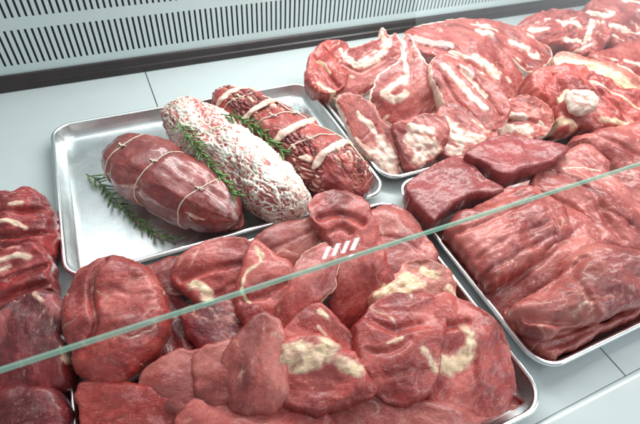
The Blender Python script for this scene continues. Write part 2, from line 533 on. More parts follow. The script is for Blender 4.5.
# ------------------------------------------------------------------ trays
def alu(name, blood=0.):
    t = NT(name)
    p = t.n('ShaderNodeBsdfPrincipled', _Metallic=1.0); t.l(p.outputs[0], t.out.inputs[0])
    v = t.coords(); v2 = t.coords((1, .05, 1)); v3 = t.coords((.2, 1, 1))
    smear = t.noise(v, 18, 5, .6, 1.)
    c = t.mix(t.ramp(smear, .35, .68), (.66, .72, .73), (.86, .90, .90))
    if blood:
        bl = t.ramp(t.noise(v, 14, 4, .6, .8), .44, .62, 0, blood)
        c = t.mix(bl, c, (.50, .16, .14))
    t.l(c, p.inputs['Base Color'])
    t.l(t.ramp(smear, .3, .7, .40, .26), p.inputs['Roughness'])
    h = t.math('ADD', t.noise(v2, 900, 2), t.math('MULTIPLY', t.noise(v, 40, 3), 1.2))
    vor = t.n('ShaderNodeTexNoise', _Scale=7., _Detail=6., _Distortion=3.); t.l(v3, vor.inputs['Vector'])
    scr = t.ramp(t.math('ABSOLUTE', t.math('SUBTRACT', vor.outputs['Fac'], .5)), 0, .004, 1, 0)
    h = t.math('SUBTRACT', h, t.math('MULTIPLY', scr, .5))
    b = t.n('ShaderNodeBump', _Strength=.25, _Distance=.0004); t.l(h, b.inputs['Height']); t.l(b.outputs[0], p.inputs['Normal'])
    return t.m
M_alu = alu('tray_aluminium')
M_alub = alu('tray_aluminium_with_juice', .75)
M_rim = simple('tray_rim_aluminium', (.86, .89, .89), .24, metal=1.0, bump=.0002, bscale=60, var=.04)

def rrect(hx, hy, rad, n=10):
    out = []
    for cx, cy, a0 in ((hx - rad, hy - rad, 0), (-hx + rad, hy - rad, 90), (-hx + rad, -hy + rad, 180), (hx - rad, -hy + rad, 270)):
        for k in range(n + 1):
            a = math.radians(a0 + 90 * k / n); out.append((cx + rad * math.cos(a), cy + rad * math.sin(a)))
    return out

def make_tray(x0, x1, y0, y1, label, M_alu=M_alub):
    cx, cy = (x0 + x1) / 2, (y0 + y1) / 2; hx, hy = (x1 - x0) / 2, (y1 - y0) / 2
    root = empty('sheet_tray', (cx, cy, 0), label, 'tray', 'aluminium sheet trays on the deck')
    RO = .034
    prof = [(.0062, .0235), (.0068, .021), (.0085, .016), (.0125, .008), (.0150, .0045), (.0185, .0030), (.024, .0026), (.06, .0024)]
    V = []; n = 0
    for ins, z in prof:
        L = rrect(hx - ins, hy - ins, max(RO - ins, .012)); n = len(L)
        V += [(cx + a, cy + b, z) for a, b in L]
    Fc = []
    for i in range(len(prof) - 1):
        for k in range(n): Fc.append((i*n + k, i*n + (k+1) % n, (i+1)*n + (k+1) % n, (i+1)*n + k))
    V.append((cx, cy, .0022))
    for k in range(n): Fc.append(((len(prof)-1)*n + k, (len(prof)-1)*n + (k+1) % n, len(V) - 1))
    # outside skin of the pan
    link_mesh('pan', V, Fc, M_alu, root, origin=Vector((cx, cy, 0)))
    nb = len(V); V2 = []; F2 = []
    for ins, z in [(.0066, .0232), (.0092, .015), (.0132, .006), (.020, .0012), (.03, .0010)]:
        V2 += [(cx + a, cy + b, z) for a, b in rrect(hx - ins, hy - ins, max(RO - ins, .012))]
    for i in range(4):
        for k in range(n): F2.append((i*n + k, (i+1)*n + k, (i+1)*n + (k+1) % n, i*n + (k+1) % n))
    link_mesh('underside', V2, F2, M_alu, root, origin=Vector((cx, cy, 0)))
    L = rrect(hx - .0032, hy - .0032, RO - .0032, 12)
    v, f = tube([(cx + a, cy + b, .0232) for a, b in L], .0033, 10, True)
    link_mesh('rolled_rim', v, f, M_rim, root, origin=Vector((cx, cy, 0)))
    return root

make_tray(-.2285, .2235, -.165, .165, 'silver tray with three tied roasts and rosemary on it', alu('clean_tray_aluminium', .10))
make_tray(.2275, .690, -.142, .186, 'silver tray under the heap of bone-in chops at the back')
make_tray(.236, .698, -.479, -.149, 'silver tray filled with large lean slabs, front right')
make_tray(-.233, .2235, -.508, -.178, 'silver tray heaped with steaks in front of the tied roasts')

# ------------------------------------------------------------------ tied roasts
def fnoise(p, s, sd): return noise.noise(Vector((p[0] * s, p[1] * s, p[2] * s + sd)))

class Roast:
    def __init__(s, name, label, pA, pB, zc, W, H, mat, ties, sd, lump=.003, p=2.6, bulge=0., nt=170, nph=150, fatfn=None, endw=(1, 1), rag=0., pinch=.06):
        s.pinch = pinch
        s.A = at(*pA, zc); s.B = at(*pB, zc); s.zc = zc; s.W, s.H = W, H; s.ties = ties; s.sd = sd; s.lump = lump; s.p = p
        ax = s.B - s.A; s.L = ax.length; s.ax = ax.normalized(); s.side = Vector((0, 0, 1)).cross(s.ax); s.bulge = bulge; s.endw = endw; s.rag = rag
        s.root = None
        V = []; Fc = []
        col = []
        for i in range(nt + 1):
            t = i / nt
            t = .5 - .5 * math.cos(math.pi * t)
            for k in range(nph):
                ph = 2 * math.pi * k / nph
                q, c = s.surf(t, ph, fatfn)
                V.append(q); col.append(c)
        for i in range(nt):
            for k in range(nph):
                Fc.append((i*nph + k, (i+1)*nph + k, (i+1)*nph + (k+1) % nph, i*nph + (k+1) % nph))
        mid = (s.A + s.B) / 2
        s.root = link_mesh(name, V, Fc, mat, None, True, mid, Matrix((s.ax, s.side, Vector((0, 0, 1)))).transposed())
        a = s.root.data.attributes.new('paint', 'FLOAT_COLOR', 'POINT')
        a.data.foreach_set('color', np.array(col, np.float32).ravel())
        tag(s.root, label, 'roast', 'tied roasts on the silver tray')
    def rad(s, t):
        u = abs(2 * t - 1)
        r = max(0., 1 - u ** s.p) ** .5
        r *= s.endw[0] * (1 - t) + s.endw[1] * t
        r *= 1 + s.bulge * math.sin(math.pi * t)
        for tt in s.ties: r *= 1 - s.pinch * math.exp(-((t - tt) / .028) ** 2)
        return r
    def surf(s, t, ph, fatfn=None, off=0.):
        r = s.rad(t)
        c, sn = math.cos(ph), math.sin(ph)
        e = .88
        cw = math.copysign(abs(c) ** e, c); sw_ = math.copysign(abs(sn) ** e, sn)
        dirv = s.side * cw * s.W + Vector((0, 0, 1)) * sw_ * s.H
        ctr = s.A + s.ax * (t * s.L)
        q = ctr + dirv * r
        dn = dirv.normalized()
        lp = Vector(((q - s.A).dot(s.ax) * .55, (q - s.A).dot(s.side), q.z))
        disp = s.lump * (noise.noise(lp * 30 + Vector((s.sd, 0, 0))) * 1.2 + noise.noise(lp * 80 + Vector((s.sd, 5, 0))) * .55 + noise.noise(lp * 200 + Vector((s.sd, 7, 0))) * .22)
        if s.rag:
            disp += s.rag * noise.noise(q * 120 + Vector((s.sd, 1, 0)))
        paint = [0, .5, 0, 1]
        if fatfn:
            dd, paint = fatfn(s, t, ph, q, lp)
            disp += dd
        q = q + dn * (disp * min(1, r * 3) + off)
        if q.z < .0045: q.z = .0045 + (q.z - .0045) * .02
        return q, paint
    def string(s, t, wob=.01, rad=.00095, slope=0., ph0=0, ph1=2 * math.pi, n=90, name='string'):
        pts = []
        full = ph1 - ph0 > 6.2
        for k in range(n if full else n + 1):
            ph = ph0 + (ph1 - ph0) * k / n
            tt = t + slope * math.cos(ph) + wob * noise.noise(Vector((ph * .8, t * 10, s.sd)))
            pts.append(s.surf(tt, ph, None, .0004)[0])
        v, f = tube(pts, rad, 8, full)
        if full:
            kp = s.surf(t + slope * math.cos(1.75), 1.75, None, .0016)[0]
            kv, kf = [], []
            parts = [(v, f)]
            for sg in (-1, 1):
                tail = [kp, kp + s.ax * .002 * sg + Vector((0, 0, .0012)), kp + s.ax * .0045 * sg + s.side * .0015 * sg + Vector((0, 0, .0008)), kp + s.ax * .007 * sg + s.side * .003]
                parts.append(tube(catmull(tail, .001, False), rad * .9, 6))
            loop = [kp + s.ax * (.0022 * math.cos(a)) + s.side * (.0016 * math.sin(a)) + Vector((0, 0, .0008 + .0006 * math.sin(2 * a))) for a in [k * .5 for k in range(13)]]
            parts.append(tube(loop[:-1], rad * .8, 6, True))
            v, f = merge(parts)
        link_mesh(name, v, f, M_string, s.root)
    def path(s, tps, rad=.0010):
        pts = []
        for (t0, p0), (t1, p1) in zip(tps[:-1], tps[1:]):
            for k in range(24):
                a = k / 24; pts.append(s.surf(t0 + (t1 - t0) * a, p0 + (p1 - p0) * a, None, .0012)[0])
        v, f = tube(pts, rad, 8)
        link_mesh('string', v, f, M_string, s.root)
    def band(s, t, ph0, ph1, w=.0062, th=.0026, slope=0., curve=0.):
        n, m = 60, 10; V = []; Fc = []; col = []
        for k in range(n + 1):
            a = k / n; ph = ph0 + (ph1 - ph0) * a
            taper = min(1, min(a, 1 - a) * 9 + .15) ** .5
            for j in range(m):
                b = 2 * math.pi * j / m
                wob = noise.noise(Vector((ph * 3, t * 30, s.sd))) * .002
                tt = t + slope * (a - .5) + curve * math.sin(math.pi * a) + (math.cos(b) * w * taper * (1 + noise.noise(Vector((ph * 4, t * 9, 2))) * .22) + wob) / s.L
                q, _ = s.surf(tt, ph, None, math.sin(b) * th * taper + .0012)
                V.append(q); col.append((.9, .5, 0, 1))
        for k in range(n):
            for j in range(m): Fc.append((k*m + j, (k+1)*m + j, (k+1)*m + (j+1) % m, k*m + (j+1) % m))
        Fc.append(tuple(range(m))[::-1]); Fc.append(tuple(n*m + j for j in range(m)))
        o = link_mesh('fat_strip', V, Fc, M_band, s.root)
        a = o.data.attributes.new('paint', 'FLOAT_COLOR', 'POINT'); a.data.foreach_set('color', np.array(col, np.float32).ravel())

# brown-red roast with three string loops
def f1(s, t, ph, q, lp):
    ridge = 1 - abs(noise.noise(Vector((t * 3.2, ph * 2.2, 4)))) * 2.5
    sk = max(0, min(1, (t - .66) * 4)) * max(0, math.sin(ph)) * .6
    tone = .5 + .25 * noise.noise(Vector((t * 4, ph * 1.3, 8)))
    lo = max(0, min(1, -math.sin(ph + .2) * 2 + .6)) * .35
    fat = .55 if noise.noise(Vector((t * 8, ph * 3, 3))) > .42 and math.sin(ph) < .5 else 0
    return ridge * .0011, [max(fat, 0), tone, max(sk, lo), 1]
R1 = Roast('tied_roast', 'dark brown-red roast tied with three string loops, nearest the tray\'s empty corner', (111, 150), (238, 220), .041, .0480, .041, M_roast, (.20, .46, .78), 1.3, fatfn=f1, endw=(1.10, .88), p=2.9, bulge=.06, pinch=.07)
R1.string(.20, slope=.03); R1.string(.46, slope=.02); R1.string(.78, slope=.04)
piece('meat_flap', None, None, None, [(203,208),(214,206),(224,214),(230,226),(224,233),(212,231),(205,222)], z=.026, t=.6, ht=.008, hb=.012, r=.008, grain=-50, mat=M_beef, fat=[([(212,212),(218,224)],1.6)], parent=R1.root, rag=.003)
piece('meat_flap', None, None, None, [(224,208),(234,205),(242,214),(241,226),(232,230),(225,222)], z=.028, t=.6, ht=.008, hb=.012, r=.008, grain=-50, mat=M_chop, parent=R1.root, rag=.003)
# caul-fat wrapped roast
def vor_edge(p, s):
    d, _ = noise.voronoi(p * s)
    return d[1] - d[0]
def f2(s, t, ph, q, lp):
    w = Vector((noise.noise(lp * 70), noise.noise(lp * 70 + Vector((9, 0, 0))), noise.noise(lp * 70 + Vector((0, 9, 0))))) * .007
    p = lp + w
    cov = noise.noise(lp * 24 + Vector((0, 0, 6)))
    th = .17 + .30 * (cov + .1) + .30 * max(0, (t - .5))
    f = 0; h = 0
    for k, sc in enumerate((75, 105, 135, 170)):
        n = abs(noise.noise(p * sc + Vector((k * 17.3, k * 5.1, k))))
        a = max(0., 1 - n / max(.03, th * (1.0 - .12 * k)))
        f = max(f, a); h += a * a
    f = min(1, f * 2.2)
    return min(1.6, h) * .0018 + noise.noise(lp * 24 + Vector((3, 3, 0))) * .007 + noise.noise(lp * 50) * .0050 + noise.noise(lp * 260) * .0010, [f, .60, 0, 1]
R2 = Roast('caul_wrapped_roast', 'roast wrapped in lacy white caul fat, middle one of the tied roasts', (171, 108), (302, 214), .043, .0450, .041, M_caul, (.42, .76), 5.1, fatfn=f2, p=4.2, nt=330, nph=260, lump=.003, endw=(.95, 1.0))
R2.string(.42, slope=.02); R2.string(.74, slope=-.04)
# seasoned roast with four fat strips
def f3(s, t, ph, q, lp):
    w = Vector((noise.noise(lp * 60), noise.noise(lp * 60 + Vector((9, 0, 0))), 0)) * .006
    d, pp = noise.voronoi((lp + w) * 125)
    e = min(1, (d[1] - d[0]) / .35)
    hsh = noise.cell(pp[0] * 3.1 + Vector((.5, .5, .5)))
    gate = max(0, min(1, .6 + 2.2 * noise.noise(lp * 26 + Vector((4, 0, 0)))))
    fat = 1.0 * e if (hsh > .52 and t < .97) else 0
    return gate * (e ** .5 - .6) * .0075 + noise.noise(lp * 40) * .004, [fat * gate, .5 + (hsh - .5) * .5 * gate, 0, 1]
R3 = Roast('larded_roast', 'seasoned red roast banded with pale fat strips and string, right of the white one', (216, 94), (366, 194), .044, .0470, .042, M_stuffed, (.30, .62), 9.4, fatfn=f3, p=3.4, lump=.004, nt=280, nph=220, endw=(.84, 1.22))
for tt, a, b, sl, cu in ((.13, .25, 2.9, 0, .03), (.34, .3, 2.8, .0, .03), (.56, .3, 2.8, .0, .03), (.80, .45, 2.5, .0, .0)):
    R3.band(tt, a, b, slope=sl, curve=cu)
R3.string(.24, slope=.05); R3.string(.47, slope=.05); R3.string(.70, slope=.06)
R3.path([(.02, 1.3), (.30, 1.1), (.55, 1.0), (.80, .9), (.97, .7)])

# ------------------------------------------------------------------ rosemary
def leaf_mat():
    t = NT('rosemary_leaf')
    p = t.n('ShaderNodeBsdfPrincipled', _Roughness=.45); t.l(p.outputs[0], t.out.inputs[0])
    v = t.coords()
    c = t.mix(t.ramp(t.noise(v, 120, 3), .35, .65), (.030, .105, .022), (.17, .34, .09))
    g = t.n('ShaderNodeNewGeometry')
    c = t.mix(g.outputs['Backfacing'], c, (.20, .28, .16))
    t.l(c, p.inputs['Base Color'])
    p.inputs['Subsurface Weight'].default_value = .05
    return t.m
M_leaf = leaf_mat()
M_stem = simple('rosemary_stem', (.16, .17, .07), .6, var=.3)

def rosemary(label, pts, leafn, seed, ll=.017, spread=.9, basebare=.12, dry=False):
    rnd = random.Random(seed)
    W = catmull([at(px, py, z) for px, py, z in pts], .002, False)
    root = empty('rosemary_sprig', W[0], label, 'rosemary', 'rosemary sprigs laid by the roasts')
    v, f = tube(W, .0011, 6, False, lambda a: 1 - .5 * a)
    link_mesh('stem', v, f, M_stem, root)
    V = []; Fc = []
    n = len(W)
    for i in range(leafn):
        a = basebare + (1 - basebare) * i / leafn
        k = min(n - 2, int(a * (n - 1))); base = W[k]; tn = (W[k + 1] - W[k]).normalized()
        az = (i % 2) * math.pi + (i // 2 % 2) * math.pi / 2 + rnd.uniform(-.5, .5)
        s0 = tn.cross(Vector((0, 0, 1))).normalized(); s1 = s0.cross(tn)
        out = s0 * math.cos(az) + s1 * math.sin(az)
        if out.z < -.2: out.z *= -.35
        out.normalize()
        L = ll * rnd.uniform(.5, 1.15) * (1 - .35 * a); w = .0018 * rnd.uniform(.8, 1.2)
        op = rnd.uniform(.25, .80) * spread
        d = (tn * (1 - op * .6) + out * op).normalized()
        wd = d.cross(s1 + Vector((.01, 0, 0))).normalized()
        up = wd.cross(d)
        if up.z < 0: up = -up
        m = 6; b0 = len(V); cur = base.copy()
        for j in range(m + 1):
            q = j / m; ww = w * math.sin(math.pi * min(.97, q * .85 + .14)) ** .5 * (1 if q < .85 else .6)
            dd = (d + out * .35 * q * rnd.uniform(.8, 1.2) * (-1 if i % 5 == 0 else 1) * .5).normalized()
            V += [cur - wd * ww - up * .0004, cur + up * .0003, cur + wd * ww - up * .0004, cur - up * .0006]
            cur = cur + dd * (L / m)
            if cur.z < .0045: cur.z = .0045
        for j in range(m):
            r0 = b0 + 4 * j; r1 = r0 + 4
            for e in range(4): Fc.append((r0 + e, r0 + (e + 1) % 4, r1 + (e + 1) % 4, r1 + e))
    link_mesh('leaves', V, Fc, M_leaf, root)
    return root
rosemary('lone rosemary sprig lying on the bare metal of the tray', [(86, 174, .010), (98, 181, .010), (108, 194, .011), (122, 206, .011), (140, 222, .010), (158, 234, .009), (174, 239, .008)], 58, 3, ll=.026, basebare=.04)
rosemary('rosemary sprig between the brown roast and the white wrapped roast', [(176, 118, .078), (190, 138, .078), (206, 158, .076), (222, 178, .072), (236, 196, .066)], 66, 5, ll=.026)
rosemary('rosemary sprig on the seam of the white and the banded roast', [(219, 114, .076), (238, 118, .080), (258, 130, .078), (272, 142, .076), (284, 152, .074)], 62, 8, ll=.026)
M_needle = simple('herb_crumb', (.10, .09, .03), .6, var=.5)
rnd = random.Random(5); V = []; Fc = []
for i in range(70):
    c = at(rnd.gauss(293, 11), rnd.gauss(112, 9), .0034)
    if c.x > .195 or c.y > .135: continue
    a = rnd.uniform(0, 6.3); L = rnd.uniform(.0006, .0020); w_ = rnd.uniform(.0004, .0007); k = len(V)
    dx, dy = Vector((math.cos(a), math.sin(a), 0)) * L, Vector((-math.sin(a), math.cos(a), 0)) * w_
    V += [c - dx - dy, c + dx - dy, c + dx + dy, c - dx + dy, c + Vector((0, 0, w_))]
    Fc += [(k, k+1, k+4), (k+1, k+2, k+4), (k+2, k+3, k+4), (k+3, k, k+4)]
tag(link_mesh('herb_crumbs', V, Fc, M_needle), 'dark herb crumbs scattered on the tray behind the banded roast', 'herb crumbs', None, 'stuff')

exec_data = True
# ------------------------------------------------------------------ pieces of meat (outline in photo pixels, z in metres)
CH = 'bone-in chops heaped in the back tray'
ST = 'steaks heaped in the front tray'
SL = 'lean beef slabs in the right tray'
LF = 'dark beef cuts left of the trays'
RJ = 'meat cuts piled at the far right'

# far right pile
piece('beef_cut', 'brownish cut with yellow fat at the far back corner of the pile', 'meat cut', RJ,
      [(585,14),(589,4),(611,-6),(650,-12),(660,30),(645,46),(619,49),(607,40),(596,24)], z=.085, t=.35, ht=.022, hb=.05, r=.02, grain=-30, mat=M_chop,
      fat=[([(590,10),(604,16),(612,14)],5),([(604,24),(640,32)],4),([(640,6),(622,2)],4)], tone=[([(610,30),(640,18)],10,.25)], crease=[([(592,22),(620,30),(650,28)],3,.006)], lump=.006)
piece('beef_cut', 'ruffled red cut with cream fat beside the chops, below the far corner', 'meat cut', RJ,
      [(519,27),(532,17),(558,12),(589,17),(606,30),(604,46),(589,57),(562,48),(543,44),(525,36)], z=.075, t=.4, ht=.018, hb=.05, r=.016, grain=25, mat=M_chop,
      fat=[([(534,24),(548,28)],4),([(558,20),(580,28)],4),([(590,24),(588,40)],4),([(565,40),(585,42)],3)], crease=[([(528,28),(550,34),(575,30)],3,.007),([(560,16),(572,38)],2.5,.006),([(590,24),(582,48)],2.5,.006)], lump=.008, rag=.004)
piece('beef_cut', 'pink cut with white sinew under the far corner cut', 'meat cut', RJ,
      [(589,60),(604,52),(650,42),(660,80),(645,90),(619,76)], z=.075, t=.4, ht=.016, hb=.05, r=.014, grain=-15, mat=M_chop,
      fat=[([(625,62),(648,70)],4),([(618,66),(640,78)],3)], crease=[([(600,58),(625,68),(650,80)],2,.004)])
piece('beef_cut', 'long slab edged in yellow-grey fat above the white joint bone', 'meat cut', RJ,
      [(556,60),(565,52),(589,60),(619,70),(655,92),(655,118),(630,104),(611,95),(589,82),(566,70)], z=.080, t=.55, ht=.012, hb=.05, r=.010, grain=-30, mat=M_fatpiece,
      fat=[([(564,58),(600,70),(650,104)],8)], tone=[([(575,66),(640,96)],5,.75)], crease=[([(570,64),(610,82),(650,108)],2,.003)])
jn = piece('beef_joint', 'red joint with a round white bone end at the right', 'meat cut', RJ,
      [(528,80),(543,71),(566,68),(589,74),(613,88),(655,110),(655,142),(611,134),(581,130),(562,133),(555,119),(549,106),(530,95)], z=.070, t=.45, ht=.022, hb=.06, r=.022, grain=-35, mat=M_beef,
      fat=[([(560,118),(575,124)],5),([(560,100),(566,92)],3),([(600,120),(640,128)],3),([(592,80),(650,118)],2.2)], tone=[([(535,85),(555,90)],8,.35),([(615,100),(645,122)],10,.62)], crease=[([(555,74),(562,92),(556,112)],3,.008),([(590,78),(606,100),(640,124)],2.5,.006)], lump=.006, rag=.004)
piece('bone', None, None, None, [(569,92),(580,88),(592,92),(598,102),(594,112),(582,116),(570,111),(565,101)], z=.095, t=.75, ht=.009, hb=.012, r=.012, dome=.6, mat=M_bone, lump=.0045, ridge=.001, rag=.002, parent=jn, crease=[([(575,94),(584,102),(582,112)],2,.003)], fat=[([(576,98),(588,104)],5)])

# chops, back row
piece('bone_in_chop', 'long pink chop with two white patches along the top of the heap', 'chop', CH,
      [(419,27),(440,23),(468,22),(506,28),(536,40),(551,50),(545,62),(528,69),(498,52),(457,37)], z=.064, t=.45, ht=.016, hb=.05, r=.008, dome=.2, lump=.0028, grain=-20, rim=2, mat=M_chop,
      fat=[([(478,32),(490,36)],5),([(512,40),(530,46)],5),([(440,28),(470,34)],2)], crease=[([(430,28),(480,42),(530,62)],2.5,.006)], tone=[([(535,60),(546,54)],6,.2)])
piece('bone_in_chop', 'pink chop with a large white bone patch behind the front chops', 'chop', CH,
      [(407,34),(423,27),(457,30),(494,45),(521,64),(527,83),(513,101),(502,97),(475,74),(445,62),(424,56)], z=.078, t=.5, ht=.016, hb=.05, r=.008, dome=.2, lump=.0028, grain=-25, mat=M_chop,
      fat=[([(476,58),(488,63),(500,70)],6.5),([(450,52),(470,58)],2.5)], tone=[([(420,36),(455,48)],9,.30),([(490,68),(497,72)],3.5,.15),([(508,90),(520,84)],6,.62)], skin=[([(415,34),(450,46)],6)], crease=[([(415,40),(450,52),(480,70)],3,.006)])
piece('bone_in_chop', 'chop lying on end with a white rib streak, right of the standing chop', 'chop', CH,
      [(430,66),(441,58),(460,64),(494,90),(507,106),(504,122),(492,133),(475,129),(449,111),(434,86)], z=.085, t=.55, ht=.015, hb=.05, r=.008, dome=.2, lump=.0028, grain=-50, rim=2, mat=M_chop,
      fat=[([(444,66),(456,82),(472,98),(484,110)],4.5),([(470,80),(486,96)],3)], tone=[([(478,98),(490,112)],5,.25)], crease=[([(460,68),(486,96),(500,116)],2.5,.006),([(438,70),(456,100),(478,124)],2,.003)])
piece('bone_in_chop', 'small rolled chop at the left end of the heap', 'chop', CH,
      [(307,66),(313,54),(328,43),(345,45),(351,62),(347,80),(336,92),(322,94),(311,90),(305,79)], z=.062, t=.4, ht=.016, hb=.05, r=.014, grain=60, mat=M_beef,
      fat=[([(318,84),(335,90)],3),([(340,50),(346,62)],2.5),([(318,60),(330,74)],1.6)], crease=[([(314,56),(326,72),(340,86)],2.5,.005),([(324,46),(338,64)],2,.004)], lump=.005)
piece('bone_in_chop', 'oval chop with a curved white band above its pink face', 'chop', CH,
      [(330,91),(336,74),(341,58),(350,50),(366,44),(377,40),(381,31),(388,37),(395,36),(400,52),(399,64),(389,76),(372,90),(352,100),(337,99)], z=.076, t=.8, ht=.010, hb=.030, r=.006, dome=.1, grain=30, rim=2.2, mat=M_chop,
      fat=[([(346,58),(356,65),(372,62),(383,53),(389,42)],5),([(381,34),(386,42)],4),([(338,96),(352,98)],2.5)], tone=[([(355,62),(366,58)],2.5,.2),([(350,82),(384,68)],9,.66)], crease=[([(345,66),(362,72),(384,60)],1.6,.0025)], lump=.002)
piece('bone_in_chop', 'big standing chop with a rib bone rising to the top of the heap', 'chop', CH,
      [(370,96),(375,84),(381,73),(394,64),(402,56),(403,42),(406,34),(412,33),(415,46),(421,57),(434,73),(440,90),(434,112),(424,124),(411,131),(400,129),(387,124),(374,110)], z=.088, t=.85, ht=.010, hb=.030, r=.006, dome=.1, grain=50, rim=2.2, mat=M_chop,
      fat=[([(404,80),(394,86),(385,94),(397,100),(406,95)],5),([(406,40),(405,58),(408,74)],3.2),([(386,121),(400,127),(414,128)],3)], tone=[([(412,92),(428,84)],13,.66),([(380,78),(396,70)],4,.3),([(409,36),(411,66)],2,.3)], crease=[([(412,38),(414,60),(412,80)],1.5,.003)], lump=.002)
# chops, front row
piece('bone_in_chop', 'front chop with a cream fat end pointing at the tray corner, left one', 'chop', CH,
      [(338,103),(351,97),(370,104),(383,122),(393,138),(398,158),(396,172),(389,174),(372,163),(357,147),(345,122)], z=.046, t=.7, ht=.012, hb=.028, r=.007, dome=.15, grain=-55, mat=M_chop,
      fat=[([(366,152),(380,158),(392,168)],9),([(380,140),(392,156)],6),([(356,140),(366,154)],3)], tone=[([(356,112),(368,134)],10,.35)], crease=[([(376,126),(362,140)],1.5,.002)], lump=.002, rim=1.5)
piece('bone_in_chop', 'front chop mostly covered in cream fat, second from the left', 'chop', CH,
      [(392,128),(405,120),(425,116),(442,118),(448,136),(441,152),(426,165),(410,172),(401,160),(396,144)], z=.050, t=.7, ht=.013, hb=.030, r=.008, dome=.2, grain=-40, mat=M_chop,
      fat=[([(412,140),(432,146)],10),([(418,158),(432,150)],7),([(410,128),(430,132)],5)], tone=[([(398,136),(406,160)],5,.2)], lump=.003)
piece('bone_in_chop', 'front chop with a smooth cream fat back, third from the left', 'chop', CH,
      [(438,112),(453,106),(475,118),(492,130),(494,141),(480,152),(462,160),(445,160),(436,148)], z=.052, t=.65, ht=.014, hb=.032, r=.008, dome=.2, grain=-30, mat=M_chop,
      fat=[([(448,126),(460,140)],10),([(466,138),(482,142)],7),([(448,150),(458,152)],6)], tone=[([(440,118),(446,112)],4,.25)], lump=.003)
piece('bone_in_chop', 'small chop end with red meat over cream fat beside the joint', 'chop', CH,
      [(494,112),(515,99),(532,100),(548,108),(552,120),(544,136),(530,143),(510,146),(496,138)], z=.056, t=.6, ht=.014, hb=.035, r=.008, dome=.2, grain=-20, rim=2, mat=M_chop,
      fat=[([(506,126),(530,130)],6),([(508,114),(524,118)],3.5)], tone=[([(498,118),(504,130)],5,.2),([(540,112),(546,124)],4,.3)], crease=[([(498,120),(520,120),(545,126)],2,.004)], lump=.005)

# slabs in the right tray
piece('beef_slab', 'fold of paler beef behind the two cut blocks, top right of the tray', 'beef slab', SL,
      [(570,143),(589,134),(611,129),(655,124),(665,170),(650,196),(619,172),(604,158),(585,152)], z=0.046, t=.3, ht=0.022, hb=.04, r=0.030, grain=-30, mat=M_veal, lump=.005,
      crease=[([(585,140),(610,158),(640,180)],3,.007),([(600,134),(625,148),(650,160)],2.5,.005)], fat=[([(608,160),(616,166)],3)])
piece('beef_slab', 'sloping beef slab with fine creases at the right edge', 'beef slab', SL,
      [(604,179),(623,170),(655,162),(665,215),(650,224),(626,206),(611,192)], z=.056, t=.3, ht=.016, hb=.04, r=.014, grain=-30, mat=M_veal, lump=.004)
piece('beef_slab', 'broad wrinkled beef slab running down the right side', 'beef slab', SL,
      [(530,190),(543,171),(566,153),(581,148),(604,163),(611,179),(626,197),(652,214),(660,262),(640,268),(619,260),(589,252),(583,236),(566,216),(545,204)], z=0.044, t=.22, ht=0.024, hb=.045, r=0.034, grain=-38, mat=M_veal, lump=.005,
      crease=[([(560,168),(588,190),(604,214),(622,240)],3,.005),([(545,190),(575,205),(600,236)],2.2,.004),([(590,200),(630,226)],2,.003)], fat=[([(566,166),(600,170)],1.2)])
piece('beef_slab', 'low beef slab showing as a curved band between two larger slabs', 'beef slab', SL,
      [(535,196),(572,203),(594,220),(602,245),(582,274),(546,300),(512,316),(484,306),(466,286),(495,258),(525,230)], z=0.036, t=.1, ht=0.016, hb=.035, r=0.030, dome=.2, grain=35, mat=M_veal, lump=.004, crease=[([(566,244),(535,266),(505,284)],2,.003)])
piece('beef_slab', 'large flat beef slab under the left cut block, split along its grain', 'beef slab', SL,
      [(443,230),(456,217),(482,205),(498.7,194),(521,190),(540,196),(560,210),(570,230),(566,241),(536,262),(504,282),(487,291),(477,277),(463,255),(448,241)], z=0.046, t=.12, ht=0.024, hb=.042, r=0.034, dome=.45, grain=25, mat=M_veal, lump=.005, ridge=.002,
      crease=[([(452,232),(490,220),(530,204)],2.2,.004),([(466,262),(500,244),(548,222)],2.5,.004),([(474,278),(510,258),(556,232)],2,.004),([(546,212),(556,226),(558,240)],2,.004)], tone=[([(520,194),(552,206)],5,.3)])
piece('beef_slab', 'thin beef flap lying along the front rim of the tray', 'beef slab', SL,
      [(508,310),(528,312),(566.8,318),(600,322),(630,305),(655,292),(660,312),(645,324),(598,343),(568.0,358),(551,358),(530,345),(514,328)], z=0.022, t=.0, ht=.012, hb=.022, r=0.016, grain=25, mat=M_veal, lump=.004,
      crease=[([(512,336),(560,332),(620,312)],2.5,.004),([(540,348),(590,330),(640,306)],2,.003)], tone=[([(515,335),(560,340)],6,.3)])
piece('beef_slab', 'thick beef slab with a whitish tendon hollow at the front right', 'beef slab', SL,
      [(511,309),(522,300),(547,286),(564.0,272),(569.5,258),(589,247),(619,250),(655,262),(660,294),(636,306),(604,320),(577,327),(562.9,328),(549,338),(529,334),(516,322)], z=0.050, t=.22, ht=0.028, hb=.045, r=0.036, dome=.5, grain=20, mat=M_veal, lump=.005,
      crease=[([(528,314),(552,319),(582,318)],3.2,.011),([(548,292),(562,276),(588,256)],2.5,.006),([(584,254),(578,276),(590,300)],2.5,.006),([(560,276),(574,290)],2,.003)], tone=[([(528,305),(546,314)],7,.80)])
piece('beef_block', 'cut block of lean beef with squared sides, left one of two', 'beef slab', 'cut blocks of lean beef on the slabs',
      [(407,186),(426,171),(445.9,160),(464,157),(474,166),(483,177),(502,189),(497,194),(472,196),(455,203),(442.5,213),(433,222),(421,210),(410,198)], z=0.064, t=.10, ht=.006, hb=.045, r=.005, dome=.3, grain=35, mat=M_lean, lump=.0022, ridge=.0004, rag=.0012)
